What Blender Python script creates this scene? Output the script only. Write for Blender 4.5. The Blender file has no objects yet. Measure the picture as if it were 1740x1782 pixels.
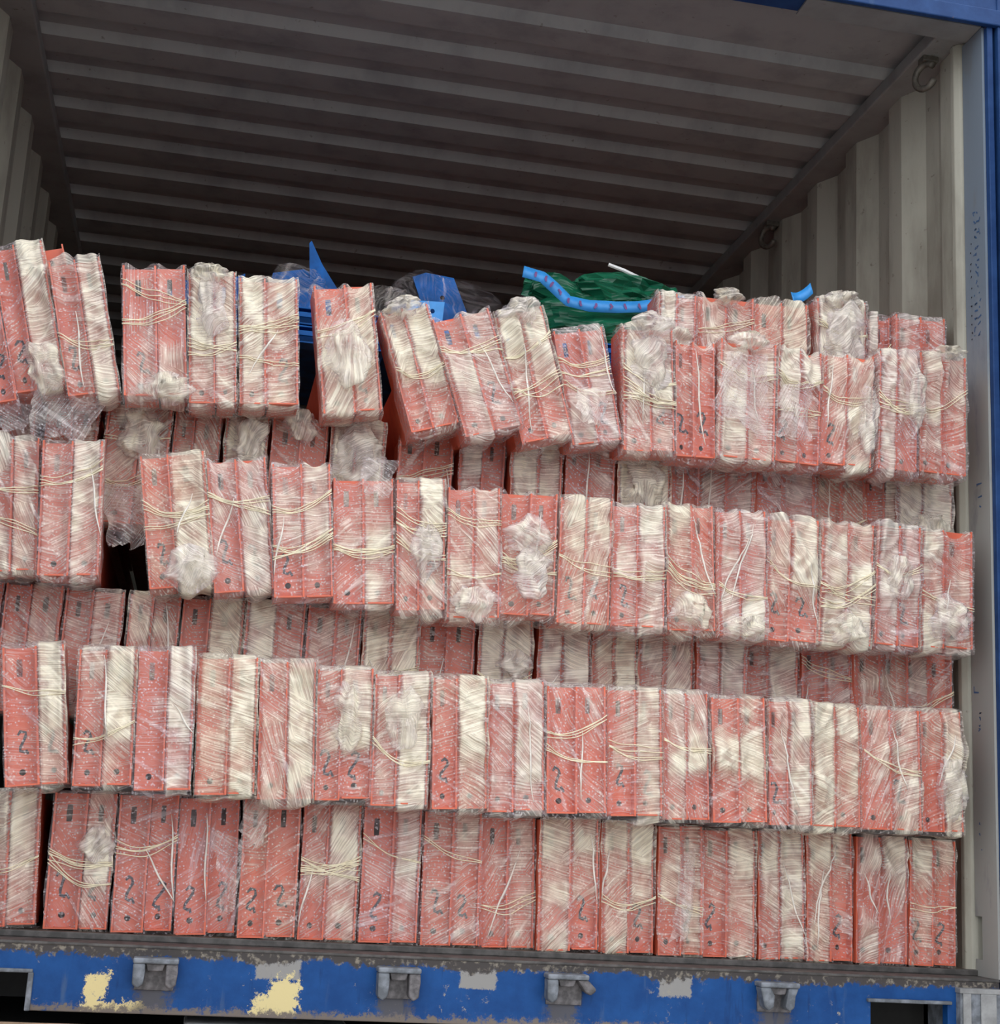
import bpy, bmesh, math, random
from mathutils import Vector, Matrix, noise

random.seed(7)
scene = bpy.context.scene
COL = scene.collection

# ------------------------------------------------------------------ camera
CAM_POS = Vector((0.6515, -3.0035, 0.2173))
R_ = Vector((0.97856569, -0.1988554, 0.0535325))
U_ = Vector((-0.09467714, -0.20357469, 0.97447093))
F_ = Vector((0.18288094, 0.95865211, 0.21803827))
cd = bpy.data.cameras.new('camera')
cd.sensor_fit = 'HORIZONTAL'
cd.sensor_width = 36.0
cd.lens = 2600.76 / 1740 * 36.0
cd.clip_start = 0.05
cam = bpy.data.objects.new('camera', cd)
COL.objects.link(cam)
m = Matrix((R_, U_, -F_)).transposed().to_4x4()
m.translation = CAM_POS
cam.matrix_world = m
scene.camera = cam

# ------------------------------------------------------------------ overcast sky, exposure
world = bpy.data.worlds.new('sky')
scene.world = world
world.use_nodes = True
wn = world.node_tree.nodes
bg = wn['Background']
bg.inputs[0].default_value = (0.93, 0.96, 1.0, 1)
bg.inputs[1].default_value = 1.0
vs = scene.view_settings
vs.view_transform = 'Standard'
vs.look = 'None'
vs.exposure = 1.15
vs.gamma = 1.0
vs.use_curve_mapping = False
scene.cycles.transparent_max_bounces = 10
scene.cycles.max_bounces = 5
scene.cycles.diffuse_bounces = 3
scene.cycles.glossy_bounces = 2

# ------------------------------------------------------------------ material helpers
class G:
    """small node-graph writer"""
    def __init__(s, name):
        s.m = bpy.data.materials.new(name)
        s.m.use_nodes = True
        s.t = s.m.node_tree
        s.p = s.t.nodes['Principled BSDF']
        s.out = s.t.nodes['Material Output']
    def n(s, typ, **kw):
        nd = s.t.nodes.new(typ)
        for k, v in kw.items():
            setattr(nd, k, v)
        return nd
    def put(s, sock, v):
        if isinstance(v, bpy.types.NodeSocket):
            s.t.links.new(v, sock)
        elif v is not None:
            sock.default_value = v
    def math(s, op, a, b=None, c=None, clamp=False):
        nd = s.n('ShaderNodeMath', operation=op, use_clamp=clamp)
        for i, v in enumerate((a, b, c)):
            s.put(nd.inputs[i], v)
        return nd.outputs[0]
    def ramp(s, v, lo, hi, a=0.0, b=1.0, smooth=True):
        nd = s.n('ShaderNodeMapRange', interpolation_type='SMOOTHSTEP' if smooth else 'LINEAR')
        for i, x in enumerate((v, lo, hi, a, b)):
            s.put(nd.inputs[i], x)
        return nd.outputs[0]
    def mix(s, f, a, b):
        nd = s.n('ShaderNodeMix', data_type='RGBA')
        s.put(nd.inputs[0], f)
        s.put(nd.inputs[6], a if not isinstance(a, tuple) else (*a, 1))
        s.put(nd.inputs[7], b if not isinstance(b, tuple) else (*b, 1))
        return nd.outputs[2]
    def coord(s, kind='Object'):
        return s.n('ShaderNodeTexCoord').outputs[kind]
    def scaled(s, v, sc, loc=(0, 0, 0), rot=(0, 0, 0)):
        nd = s.n('ShaderNodeMapping')
        s.put(nd.inputs[0], v)
        nd.inputs[1].default_value = loc
        nd.inputs[2].default_value = rot
        nd.inputs[3].default_value = sc
        return nd.outputs[0]
    def noise(s, v, scale=5.0, detail=4.0, rough=0.55):
        nd = s.n('ShaderNodeTexNoise')
        s.put(nd.inputs['Vector'], v)
        nd.inputs['Scale'].default_value = scale
        nd.inputs['Detail'].default_value = detail
        nd.inputs['Roughness'].default_value = rough
        return nd.outputs[0]
    def vor(s, v, scale):
        nd = s.n('ShaderNodeTexVoronoi')
        s.put(nd.inputs['Vector'], v)
        nd.inputs['Scale'].default_value = scale
        return nd.outputs['Distance']
    def xyz(s, v):
        nd = s.n('ShaderNodeSeparateXYZ')
        s.put(nd.inputs[0], v)
        return nd.outputs
    def bump(s, h, strength=0.3, dist=0.002):
        nd = s.n('ShaderNodeBump')
        nd.inputs['Strength'].default_value = strength
        nd.inputs['Distance'].default_value = dist
        s.put(nd.inputs['Height'], h)
        s.put(s.p.inputs['Normal'], nd.outputs[0])
    def base(s, col, rough=0.6, metal=0.0, spec=0.5):
        s.put(s.p.inputs['Base Color'], col if not isinstance(col, tuple) else (*col, 1))
        s.put(s.p.inputs['Roughness'], rough)
        s.p.inputs['Metallic'].default_value = metal
        s.p.inputs['Specular IOR Level'].default_value = spec
        return s.m

def simple(name, col, rough=0.6, metal=0.0, var=0.12, scale=30):
    g = G(name)
    n = g.noise(g.coord(), scale, 4)
    c = g.mix(g.ramp(n, 0.35, 0.7), tuple(x * (1 - var) for x in col), tuple(min(1, x * (1 + var)) for x in col))
    return g.base(c, rough, metal)

def interior_paint(name, light, dark, streak=True, rough=0.62):
    g = G(name)
    o = g.coord()
    grime = g.noise(g.scaled(o, (3.0, 3.0, 0.8)), 2.2, 6, 0.62)
    spots = g.noise(o, 38, 3, 0.6)
    c = g.mix(g.ramp(grime, 0.42, 0.72, 0, 0.8), light, dark)
    c = g.mix(g.ramp(spots, 0.66, 0.74, 0, 0.55), c, (0.10, 0.075, 0.055))
    g.bump(g.noise(o, 60, 3), 0.15, 0.001)
    return g.base(c, rough)

MAT = {}
MAT['inside'] = interior_paint('cream_grey_steel_paint', (0.40, 0.385, 0.32), (0.20, 0.182, 0.145))
MAT['roof'] = interior_paint('roof_steel_paint', (0.325, 0.325, 0.318), (0.215, 0.215, 0.22))
MAT['rail'] = interior_paint('rail_steel_paint', (0.27, 0.27, 0.26), (0.18, 0.175, 0.17))

def jamb_material():
    g = G('grey_blue_jamb_paint')
    o = g.coord()
    x, y, z = g.xyz(o)
    n = g.noise(g.scaled(o, (6, 6, 2.2)), 2.0, 5, 0.6)
    low = g.ramp(g.math('ADD', z, g.math('MULTIPLY', n, 0.8)), 1.5, 2.0)          # paint is worn to grey lower down
    c = g.mix(low, (0.34, 0.34, 0.32), (0.185, 0.225, 0.275))
    c = g.mix(g.ramp(n, 0.55, 0.66, 0, 0.6), c, (0.18, 0.19, 0.20))
    return g.base(c, 0.5)
MAT['jamb'] = jamb_material()

def blue_paint(name, patches=False, base_a=(0.012, 0.042, 0.14), base_b=(0.022, 0.068, 0.20)):
    g = G(name)
    o = g.coord()
    n = g.noise(o, 14, 6, 0.65)
    fine = g.noise(o, 90, 4, 0.6)
    tall = g.noise(g.scaled(o, (22, 22, 3)), 1.0, 5, 0.6)
    c = g.mix(g.ramp(n, 0.3, 0.75), base_a, base_b)
    c = g.mix(g.ramp(tall, 0.60, 0.72, 0, 0.55), c, (0.07, 0.12, 0.22))
    c = g.mix(g.ramp(g.noise(o, 24, 5, 0.7), 0.68, 0.72, 0, 0.8), c, (0.16, 0.10, 0.07))
    if patches:
        x, y, z = g.xyz(o)
        jit = g.math('MULTIPLY', g.math('SUBTRACT', g.noise(o, 50, 8, 0.8), 0.5), 0.10)
        jit2 = g.math('MULTIPLY', g.math('SUBTRACT', g.noise(o, 130, 4, 0.7), 0.5), 0.02)
        def boxmask(x0, x1, z0, z1, j, soft=0.003):
            xj = g.math('ADD', x, j); zj = g.math('ADD', z, j)
            a = g.math('MULTIPLY', g.ramp(xj, x0 - soft, x0 + soft), g.ramp(xj, x1 - soft, x1 + soft, 1, 0))
            b = g.math('MULTIPLY', g.ramp(zj, z0 - soft, z0 + soft), g.ramp(zj, z1 - soft, z1 + soft, 1, 0))
            return g.math('MULTIPLY', a, b)
        for (x0, x1, z0, z1) in ((0.80, 0.885, -0.052, -0.016), (1.195, 1.268, -0.056, -0.020), (1.60, 1.668, -0.058, -0.014)):
            c = g.mix(boxmask(x0, x1, z0, z1, jit2, 0.002), c, (0.27, 0.26, 0.25))
        for (x0, x1, z0, z1) in ((0.488, 0.525, -0.20, -0.055), (0.50, 0.60, -0.20, -0.105), (0.83, 0.884, -0.20, -0.05), (0.80, 0.86, -0.20, -0.085)):
            c = g.mix(boxmask(x0, x1, z0, z1, jit, 0.002), c, (0.68, 0.56, 0.28))
        for kx in (0.613, 1.071, 1.404, 1.843):
            c = g.mix(g.math('MULTIPLY', boxmask(kx - 0.030, kx + 0.030, -0.118, -0.05, jit, 0.012), 0.85), c, (0.10, 0.09, 0.08))
        flake = g.noise(o, 70, 7, 0.75)
        xs = g.noise(g.scaled(o, (7, 1, 1)), 1.0, 3, 0.6)
        c = g.mix(g.math('MULTIPLY', g.ramp(flake, 0.60, 0.64), g.ramp(xs, 0.52, 0.62)), c, (0.30, 0.28, 0.25))
        c = g.mix(g.ramp(g.noise(g.scaled(o, (30, 1, 4)), 1.0, 4, 0.7), 0.60, 0.70, 0, 0.6), c, (0.004, 0.028, 0.11))
        edge = g.ramp(g.math('ADD', z, g.math('ADD', g.math('MULTIPLY', jit, 0.55), g.math('MULTIPLY', g.math('SUBTRACT', xs, 0.5), 0.06))), -0.024, -0.018)
        c = g.mix(edge, c, g.mix(g.ramp(fine, 0.50, 0.68), (0.06, 0.052, 0.05), (0.24, 0.21, 0.17)))
        low = g.ramp(g.math('ADD', z, g.math('MULTIPLY', jit, 0.8)), -0.118, -0.108, 1, 0)
        c = g.mix(low, c, (0.17, 0.14, 0.12))
    g.bump(fine, 0.25, 0.001)
    return g.base(c, 0.55, 0.0, 0.22)
MAT['blue'] = blue_paint('worn_blue_paint')
MAT['sill'] = blue_paint('peeling_blue_sill_paint', True, (0.004, 0.046, 0.18), (0.009, 0.072, 0.25))
MAT['keeper'] = simple('rusty_grey_keeper_steel', (0.13, 0.12, 0.125), 0.55, 0.2, 0.45, 60)
MAT['casting'] = simple('weathered_casting_steel', (0.17, 0.185, 0.21), 0.6, 0.1, 0.4, 45)
MAT['dark'] = simple('dark_underframe_steel', (0.03, 0.03, 0.03), 0.8)
MAT['threshold'] = simple('dirty_threshold_steel', (0.075, 0.068, 0.064), 0.6, 0.0, 0.4, 40)
MAT['plyfloor'] = simple('dirty_plywood_floor', (0.13, 0.10, 0.07), 0.8)
MAT['wood'] = simple('pale_timber', (0.50, 0.34, 0.22), 0.8, 0, 0.3, 25)
MAT['greyplate'] = simple('grey_deck_steel', (0.30, 0.30, 0.30), 0.6, 0.2, 0.25, 25)
MAT['ground'] = simple('pale_concrete_yard', (0.30, 0.285, 0.26), 0.9, 0, 0.15, 0.8)
MAT['ring'] = simple('greasy_ring_steel', (0.13, 0.115, 0.095), 0.5, 0.3, 0.3, 60)
MAT['ink'] = simple('black_marker_ink', (0.020, 0.018, 0.03), 0.6)
MAT['blueink'] = simple('blue_marker_ink', (0.05, 0.11, 0.24), 0.7)
MAT['twine'] = simple('cream_plastic_twine', (0.86, 0.77, 0.56), 0.45, 0, 0.08, 80)
MAT['cord'] = simple('white_film_cord', (0.82, 0.76, 0.68), 0.35, 0, 0.1, 80)
MAT['bluesteel'] = simple('bright_blue_steel', (0.001, 0.085, 0.32), 0.5, 0, 0.3, 18)
MAT['bluesteel'].node_tree.nodes['Principled BSDF'].inputs['Specular IOR Level'].default_value = 0.2
MAT['tape'] = simple('light_blue_tape', (0.04, 0.30, 0.74), 0.4, 0, 0.08, 30)
MAT['tapered'] = simple('dark_red_tape_print', (0.16, 0.05, 0.22), 0.5)
MAT['straw'] = simple('white_strip', (0.85, 0.86, 0.84), 0.5)

def orange_material():
    g = G('orange_painted_steel')
    o = g.coord()
    oi = g.n('ShaderNodeObjectInfo').outputs['Random']
    n = g.noise(o, 22, 5, 0.6)
    c = g.mix(g.ramp(n, 0.3, 0.75), (0.60, 0.108, 0.054), (0.74, 0.156, 0.080))
    c = g.mix(g.math('MULTIPLY', oi, 0.5), c, (0.54, 0.115, 0.06))
    c = g.mix(g.ramp(g.noise(o, 120, 3), 0.62, 0.72, 0, 0.3), c, (0.45, 0.22, 0.15))
    return g.base(c, 0.42)
MAT['orange'] = orange_material()

def green_material():
    g = G('dark_green_plastic')
    o = g.coord()
    n = g.noise(g.scaled(o, (4, 4, 40)), 1.5, 3)
    c = g.mix(g.ramp(n, 0.35, 0.7), (0.003, 0.070, 0.034), (0.010, 0.16, 0.08))
    g.bump(n, 0.6, 0.006)
    return g.base(c, 0.28)
MAT['green'] = green_material()

def film_material(name, thin=False, clear=False):
    """stretch film: stringy white strands over a thin clear veil, bubbles where it is loose"""
    g = G(name)
    at = g.n('ShaderNodeAttribute', attribute_name='dens').outputs['Fac']
    tint = g.n('ShaderNodeAttribute', attribute_name='tint').outputs['Fac']
    u1 = g.n('ShaderNodeUVMap', uv_map='strand').outputs[0]
    u2 = g.n('ShaderNodeUVMap', uv_map='cross').outputs[0]
    fl = g.n('ShaderNodeUVMap', uv_map='flat').outputs[0]
    def strand(uv, sx, sy, det):
        return g.noise(g.scaled(uv, (sx, sy, 1)), 1.0, det, 0.62)
    patch = g.n('ShaderNodeAttribute', attribute_name='patch').outputs['Fac']
    mv = g.n('ShaderNodeMix', data_type='VECTOR')
    g.put(mv.inputs[0], g.math('GREATER_THAN', patch, 0.5)); g.put(mv.inputs[4], u1); g.put(mv.inputs[5], u2)
    sa = s1 = strand(mv.outputs[1], 9, 320, 2)
    s2 = strand(u2, 6, 52, 2)
    dens = at
    s = s1
    st = g.ramp(s1, 0.42, 0.66)
    fold = g.math('MULTIPLY', g.ramp(s2, 0.54, 0.74), 0.36)
    a = g.math('MULTIPLY', st, g.math('ADD', 0.14, g.math('MULTIPLY', dens, 0.34)))
    veil = g.math('ADD', 0.07, g.math('MULTIPLY', g.math('POWER', dens, 2.4), 0.66))
    bub = g.ramp(g.vor(fl, 150), 0.10, 0.42, 0.36, 0.0)
    bub = g.math('MULTIPLY', bub, g.ramp(dens, 0.35, 0.95, 1, 0.1))
    a = g.math('ADD', g.math('ADD', g.math('ADD', a, veil), bub), fold)
    if clear:
        a = g.math('ADD', g.math('MULTIPLY', g.math('MULTIPLY', st, dens), 0.22), g.math('MULTIPLY', fold, 0.9))
    elif thin:
        a = g.math('MULTIPLY', a, 0.80)
    a = g.math('MINIMUM', g.math('MAXIMUM', a, 0.0), 0.97)
    c = g.mix(g.math('ADD', g.math('MULTIPLY', tint, 0.55), g.math('SUBTRACT', g.math('MULTIPLY', dens, 0.95), 0.22), clamp=True), (0.86, 0.76, 0.80), (0.91, 0.83, 0.66))
    g.base(c, 0.33, 0.0, 0.5)
    g.bump(g.math('ADD', sa, g.math('MULTIPLY', s2, 1.8)), 0.75, 0.005)
    g.put(g.p.inputs['Alpha'], a)
    return g.m
MAT['film'] = film_material('stretch_film')
MAT['bubble'] = film_material('loose_bubble_wrap', thin=True)
MAT['clear'] = film_material('clear_film', clear=True)

# ------------------------------------------------------------------ mesh helpers
def link(name, me, mat, parent=None, loc=None):
    o = bpy.data.objects.new(name, me)
    COL.objects.link(o)
    if mat and not me.materials:
        me.materials.append(MAT[mat])
    if parent:
        o.parent = parent
    if loc is not None:
        o.location = loc
    return o

def mesh(name, verts, faces, smooth=False):
    me = bpy.data.meshes.new(name)
    me.from_pydata([tuple(v) for v in verts], [], faces)
    if smooth:
        me.polygons.foreach_set('use_smooth', [True] * len(me.polygons))
    me.update()
    return me

class MB:
    def __init__(s):
        s.v = []; s.f = []
    def box(s, x0, x1, y0, y1, z0, z1):
        b = len(s.v)
        s.v += [(x0, y0, z0), (x1, y0, z0), (x1, y1, z0), (x0, y1, z0), (x0, y0, z1), (x1, y0, z1), (x1, y1, z1), (x0, y1, z1)]
        s.f += [tuple(b + i for i in q) for q in ((0, 3, 2, 1), (4, 5, 6, 7), (0, 1, 5, 4), (1, 2, 6, 5), (2, 3, 7, 6), (3, 0, 4, 7))]
        return s
    def prism(s, pts, lo, hi, axis='z'):
        """closed polygon swept along an axis; pts in the other two coordinates, in order"""
        b = len(s.v); n = len(pts)
        for h in (lo, hi):
            for a, c in pts:
                s.v.append((a, c, h) if axis == 'z' else ((h, a, c) if axis == 'x' else (a, h, c)))
        s.f.append(tuple(b + i for i in range(n))[::-1]); s.f.append(tuple(b + n + i for i in range(n)))
        for i in range(n):
            j = (i + 1) % n
            s.f.append((b + i, b + j, b + n + j, b + n + i))
        return s
    def tube(s, path, r, sides=6, closed=False):
        b = len(s.v); n = len(path)
        P = [Vector(q) for q in path]
        for i, q in enumerate(P):
            if closed:
                t = P[(i + 1) % n] - P[i - 1]
            else:
                t = P[min(i + 1, n - 1)] - P[max(i - 1, 0)]
            if t.length < 1e-9: t = Vector((1, 0, 0))
            t.normalize()
            a = t.orthogonal().normalized() if abs(t.y) > 0.9 else t.cross(Vector((0, 1, 0))).normalized()
            c = t.cross(a)
            rr = r[i] if isinstance(r, (list, tuple)) else r
            for k in range(sides):
                w = 2 * math.pi * k / sides
                s.v.append(tuple(q + (a * math.cos(w) + c * math.sin(w)) * rr))
        for i in range(n if closed else n - 1):
            j = (i + 1) % n
            for k in range(sides):
                l = (k + 1) % sides
                s.f.append((b + i * sides + k, b + i * sides + l, b + j * sides + l, b + j * sides + k))
        if not closed:
            s.f.append(tuple(b + k for k in range(sides))[::-1]); s.f.append(tuple(b + (n - 1) * sides + k for k in range(sides)))
        return s
    def build(s, name, mat, parent=None, smooth=False, bevel=0.0, loc=None):
        me = mesh(name, s.v, s.f, smooth)
        bm = bmesh.new(); bm.from_mesh(me)
        bmesh.ops.recalc_face_normals(bm, faces=bm.faces)
        bm.to_mesh(me); bm.free()
        o = link(name, me, mat, parent, loc)
        if bevel:
            mo = o.modifiers.new('bevel', 'BEVEL'); mo.width = bevel; mo.segments = 2; mo.limit_method = 'ANGLE'
        return o

def empty(name, loc=(0, 0, 0), rot=(0, 0, 0)):
    o = bpy.data.objects.new(name, None)
    COL.objects.link(o)
    o.empty_display_size = 0.05
    o.location = loc; o.rotation_euler = rot
    return o

def tag(o, label, cat=None, group=None, kind=None):
    o['label'] = label
    if cat: o['category'] = cat
    if group: o['group'] = group
    if kind: o['kind'] = kind
    return o

def struct(o, label):
    o['kind'] = 'structure'; o['label'] = label
    return o

# ================================================================== the container
def corrugated_wall(name, x_in, x_out, y_end, label):
    pts = [(0.18, x_in + (x_out - x_in) * 0.6), (0.249, x_out)]
    k = 0
    while True:
        c = 0.353 + 0.278 * k
        pts += [(c - 0.034, x_out), (c + 0.034, x_in), (c + 0.106, x_in), (c + 0.174, x_out)]
        k += 1
        if c + 0.278 > y_end: break
    pts.append((y_end, x_out))
    v, f = [], []
    for y, x in pts:
        v += [(x, y, 0.0), (x, y, 2.263)]
    for i in range(len(pts) - 1):
        f.append((2 * i, 2 * i + 2, 2 * i + 3, 2 * i + 1))
    o = link(name, mesh(name, v, f), 'inside')
    mo = o.modifiers.new('thickness', 'SOLIDIFY'); mo.thickness = 0.003; mo.offset = 0
    return struct(o, label)

YB = 5.9
corrugated_wall('wall_right', 2.327, 2.363, YB, 'cream grey corrugated steel side wall on the right, stained')
corrugated_wall('wall_left', 0.0, -0.036, YB, 'dim grey corrugated steel side wall at the left edge')
struct(MB().box(-0.06, 2.42, YB, YB + 0.01, 0, 2.3).build('wall_back', 'inside'), 'dark far end wall of the container')
struct(MB().box(-0.05, 2.40, 0.10, YB, -0.015, 0.012).build('floor', 'plyfloor'), 'dirty dark floor under the cargo')

pts = [(0.05, 2.290)]
k = 0
while 0.371 + 0.209 * k < YB:
    c = 0.371 + 0.209 * k
    pts += [(c - 0.009, 2.290), (c + 0.009, 2.264), (c + 0.100, 2.264), (c + 0.118, 2.290)]
    k += 1
pts.append((YB + 0.02, 2.290))
v, f = [], []
for y, z in pts:
    v += [(-0.06, y, z), (2.44, y, z)]
for i in range(len(pts) - 1):
    f.append((2 * i, 2 * i + 1, 2 * i + 3, 2 * i + 2))
ce = link('ceiling', mesh('ceiling', v, f), 'roof')
mo = ce.modifiers.new('thickness', 'SOLIDIFY'); mo.thickness = 0.003; mo.offset = 1
struct(ce, 'grey corrugated steel roof panel with ribs running across')

struct(MB().box(2.272, 2.42, 0.07, YB, 2.226, 2.2635).build('trim_1', 'rail', bevel=0.004), 'dark grey roof rail along the top of the right wall')
struct(MB().box(-0.08, 0.065, 0.07, YB, 2.226, 2.2635).build('trim_2', 'rail', bevel=0.004), 'dark grey roof rail along the top of the left wall')
# door header with its lip and the grey part of its underside
struct(MB().box(-0.12, 2.50, -0.02, 0.07, 2.222, 2.42).box(-0.12, 2.50, -0.03, -0.014, 2.208, 2.25).build('trim_3', 'blue', bevel=0.003), 'blue steel door header across the top of the opening')
struct(MB().box(1.90, 2.345, 0.0, 0.075, 2.216, 2.2215).build('trim_4', 'rail'), 'bare grey underside of the door header at the right')
# right corner post: blue outer profile, grey jamb, cream inner channel
struct(MB().prism([(2.351, -0.002), (2.351, -0.016), (2.366, -0.016), (2.366, 0.004), (2.375, 0.004), (2.375, -0.024), (2.46, -0.024), (2.46, 0.2), (2.40, 0.2), (2.40, 0.02), (2.356, 0.02)], -0.06, 2.40).build('trim_5', 'blue', bevel=0.002), 'blue right corner post beside the open doorway')
jam = MB()
jam.box(2.345, 2.351, 0.0, 0.065, 0.0, 2.215).box(2.345, 2.351, 0.065, 0.094, 0.125, 2.215).box(2.345, 2.351, 0.065, 0.094, 0.0, 0.035)
jamb = struct(jam.build('trim_6', 'jamb'), 'worn grey blue door jamb strip with faded handwriting')
struct(MB().prism([(2.352, 0.096), (2.340, 0.100), (2.330, 0.112), (2.330, 0.128), (2.340, 0.140), (2.340, 0.20), (2.40, 0.20), (2.40, 0.096)], 0.0, 2.226).build('trim_7', 'inside', bevel=0.002), 'cream inner channel of the right corner post')
# left corner post, outside the picture but closing the frame
struct(MB().box(-0.12, -0.005, -0.02, 0.2, -0.06, 2.40).build('trim_8', 'blue'), 'blue left corner post of the container')
# sill
sl = MB()
sl.prism([(-0.10, -0.004), (2.345, -0.004), (2.345, -0.052), (2.26, -0.052), (2.26, -0.124), (2.226, -0.124), (2.226, -0.052), (2.055, -0.052), (2.055, -0.124),
          (0.385, -0.124), (0.385, -0.055), (0.22, -0.055), (0.22, -0.124), (-0.10, -0.124)], -0.004, 0.02, axis='y')
sl.box(-0.10, 2.345, 0.0205, 0.10, -0.03, -0.007)
sill = struct(sl.build('trim_9', 'sill', bevel=0.002), 'blue door sill with peeling paint, yellow and grey patches')
MB().box(0.22, 0.392, -0.012, -0.003, -0.057, -0.050).box(0.384, 0.394, -0.012, -0.003, -0.124, -0.056).build('pocket_lip', 'casting', sill, bevel=0.002)
MB().box(2.045, 2.232, -0.014, -0.003, -0.053, -0.046).build('pocket_lip', 'casting', sill, bevel=0.002)
struct(MB().box(-0.06, 2.345, -0.006, 0.10, -0.006, 0.0).box(-0.06, 2.345, 0.085, 0.10, 0.0, 0.0125).build('trim_10', 'threshold', bevel=0.002), 'dirty dark steel threshold plate in front of the cargo')
# underframe cross members
um = MB()
for i in range(18):
    um.box(-0.05, 2.40, 0.28 + 0.33 * i, 0.33 + 0.33 * i, -0.13, -0.016)
um.box(-0.06, -0.02, 0.05, YB, -0.16, -0.016).box(2.37, 2.41, 0.2, YB, -0.16, -0.016)
struct(um.build('trim_11', 'dark'), 'black underframe beams behind the sill pockets')

# corner casting
def corner_casting():
    bm = bmesh.new()
    x0, x1, z0, z1, y0, y1 = 2.245, 2.46, -0.18, -0.026, -0.022, 0.14
    ov = []
    cx, cz = 2.372, -0.105
    ring = [bm.verts.new((cx + 0.030 * math.cos(a), y0, cz + (0.022 if math.sin(a) > 0 else -0.022) + 0.032 * math.sin(a))) for a in [2 * math.pi * i / 28 for i in range(28)]]
    outer = [bm.verts.new(q) for q in ((x0, y0, z0), (x1, y0, z0), (x1, y0, z1), (x0, y0, z1))]
    ed = [bm.edges.new((l[i], l[(i + 1) % len(l)])) for l in (ring, outer) for i in range(len(l))]
    bmesh.ops.triangle_fill(bm, edges=ed, use_beauty=True)
    geo = bmesh.ops.extrude_face_region(bm, geom=list(bm.faces))
    bmesh.ops.translate(bm, verts=[q for q in geo['geom'] if isinstance(q, bmesh.types.BMVert)], vec=(0, 0.03, 0))
    bmesh.ops.recalc_face_normals(bm, faces=bm.faces)
    me = bpy.data.meshes.new('corner_casting'); bm.to_mesh(me); bm.free()
    t = empty('corner_casting', (2.35, 0.06, -0.18))
    o = link('casting_face', me, 'casting', t); o.location = (-2.35, -0.06, 0.18)
    b = MB().box(x0, x1, y0 + 0.03, y1, z1 - 0.02, z1).box(x0, x0 + 0.02, y0 + 0.03, y1, z0, z1 - 0.02).box(x1 - 0.02, x1, y0 + 0.03, y1, z0, z1 - 0.02).box(x0, x1, y1 - 0.02, y1, z0, z1 - 0.02)
    o = b.build('casting_body', 'casting', t); o.location = (-2.35, -0.06, 0.18)
    b = MB().box(2.243, 2.46, -0.026, -0.0, -0.028, -0.018).box(2.250, 2.268, -0.026, -0.022, -0.18, -0.028).box(2.29, 2.325, -0.026, -0.022, -0.18, -0.028)
    o = b.build('weld_rib', 'greyplate', t, bevel=0.001); o.location = (-2.35, -0.06, 0.18)
    tag(t, 'weathered grey blue corner casting with an oval hole, bottom right', 'corner casting')
corner_casting()

# faded handwriting on the jamb: rows of small strokes
def stroke_mesh(lines, hw, name):
    """flat ribbons in the x-z plane"""
    v, f = [], []
    for path in lines:
        P = [Vector((a, 0, b)) for a, b in path]
        b0 = len(v)
        for i, q in enumerate(P):
            t = (P[min(i + 1, len(P) - 1)] - P[max(i - 1, 0)])
            t = t.normalized() if t.length > 0 else Vector((1, 0, 0))
            nrm = Vector((-t.z, 0, t.x)) * hw * (0.75 + 0.5 * abs(math.sin(i * 1.7)))
            v += [tuple(q + nrm), tuple(q - nrm)]
        for i in range(len(P) - 1):
            f.append((b0 + 2 * i, b0 + 2 * i + 1, b0 + 2 * i + 3, b0 + 2 * i + 2))
    return mesh(name, v, f)

rw = random.Random(3)
def scribble(cols, z0, z1, step, sz, name, mat):
    lines = []
    for yc in cols:
        z = z1
        while z > z0:
            p = [(yc + rw.uniform(-1, 1) * sz * 1.3, z + rw.uniform(-1, 1) * sz) for _ in range(rw.choice((2, 3, 3)))]
            lines.append(p)
            z -= step * rw.uniform(0.7, 1.3)
    o = link(name, stroke_mesh(lines, 0.0019, name), mat, jamb)
    o.matrix_world = Matrix.Translation((2.3443, 0, 0)) @ Matrix.Rotation(math.radians(90), 4, 'Z')
    return o
scribble((0.030, 0.046), 1.42, 1.75, 0.022, 0.007, 'handwriting', 'blueink')
scribble((0.066,), 1.42, 1.68, 0.022, 0.003, 'handwriting', 'ink')
scribble((0.045,), 1.02, 1.08, 0.03, 0.011, 'handwriting', 'blueink')
scribble((0.072,), 0.60, 0.62, 0.03, 0.012, 'handwriting', 'blueink')
scribble((0.060,), 0.52, 0.56, 0.012, 0.005, 'handwriting', 'blueink')
scribble((0.066,), 0.24, 0.32, 0.03, 0.006, 'handwriting', 'blueink')

# lashing rings on the roof rail
for yy, lab in ((0.185, 'grey steel lashing ring under the roof rail nearest the door'), (1.255, 'small dim lashing ring under the roof rail deep inside')):
    t = empty('lashing_ring', (2.292, yy, 2.226))
    ca, sa = math.cos(math.radians(28)), math.sin(math.radians(28))
    MB().tube([(-sa * 0.030 * math.cos(a), ca * 0.030 * math.cos(a), -0.052 + 0.033 * math.sin(a)) for a in [math.radians(-150 + 290 * i / 20) for i in range(21)]], 0.0085, 8).build('ring', 'ring', t, smooth=True)
    MB().box(-0.012, 0.03, -0.016, 0.016, -0.016, 0.0).build('lug', 'ring', t, bevel=0.003)
    tag(t, lab, 'lashing ring', 'lashing rings on the right roof rail')

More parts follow.
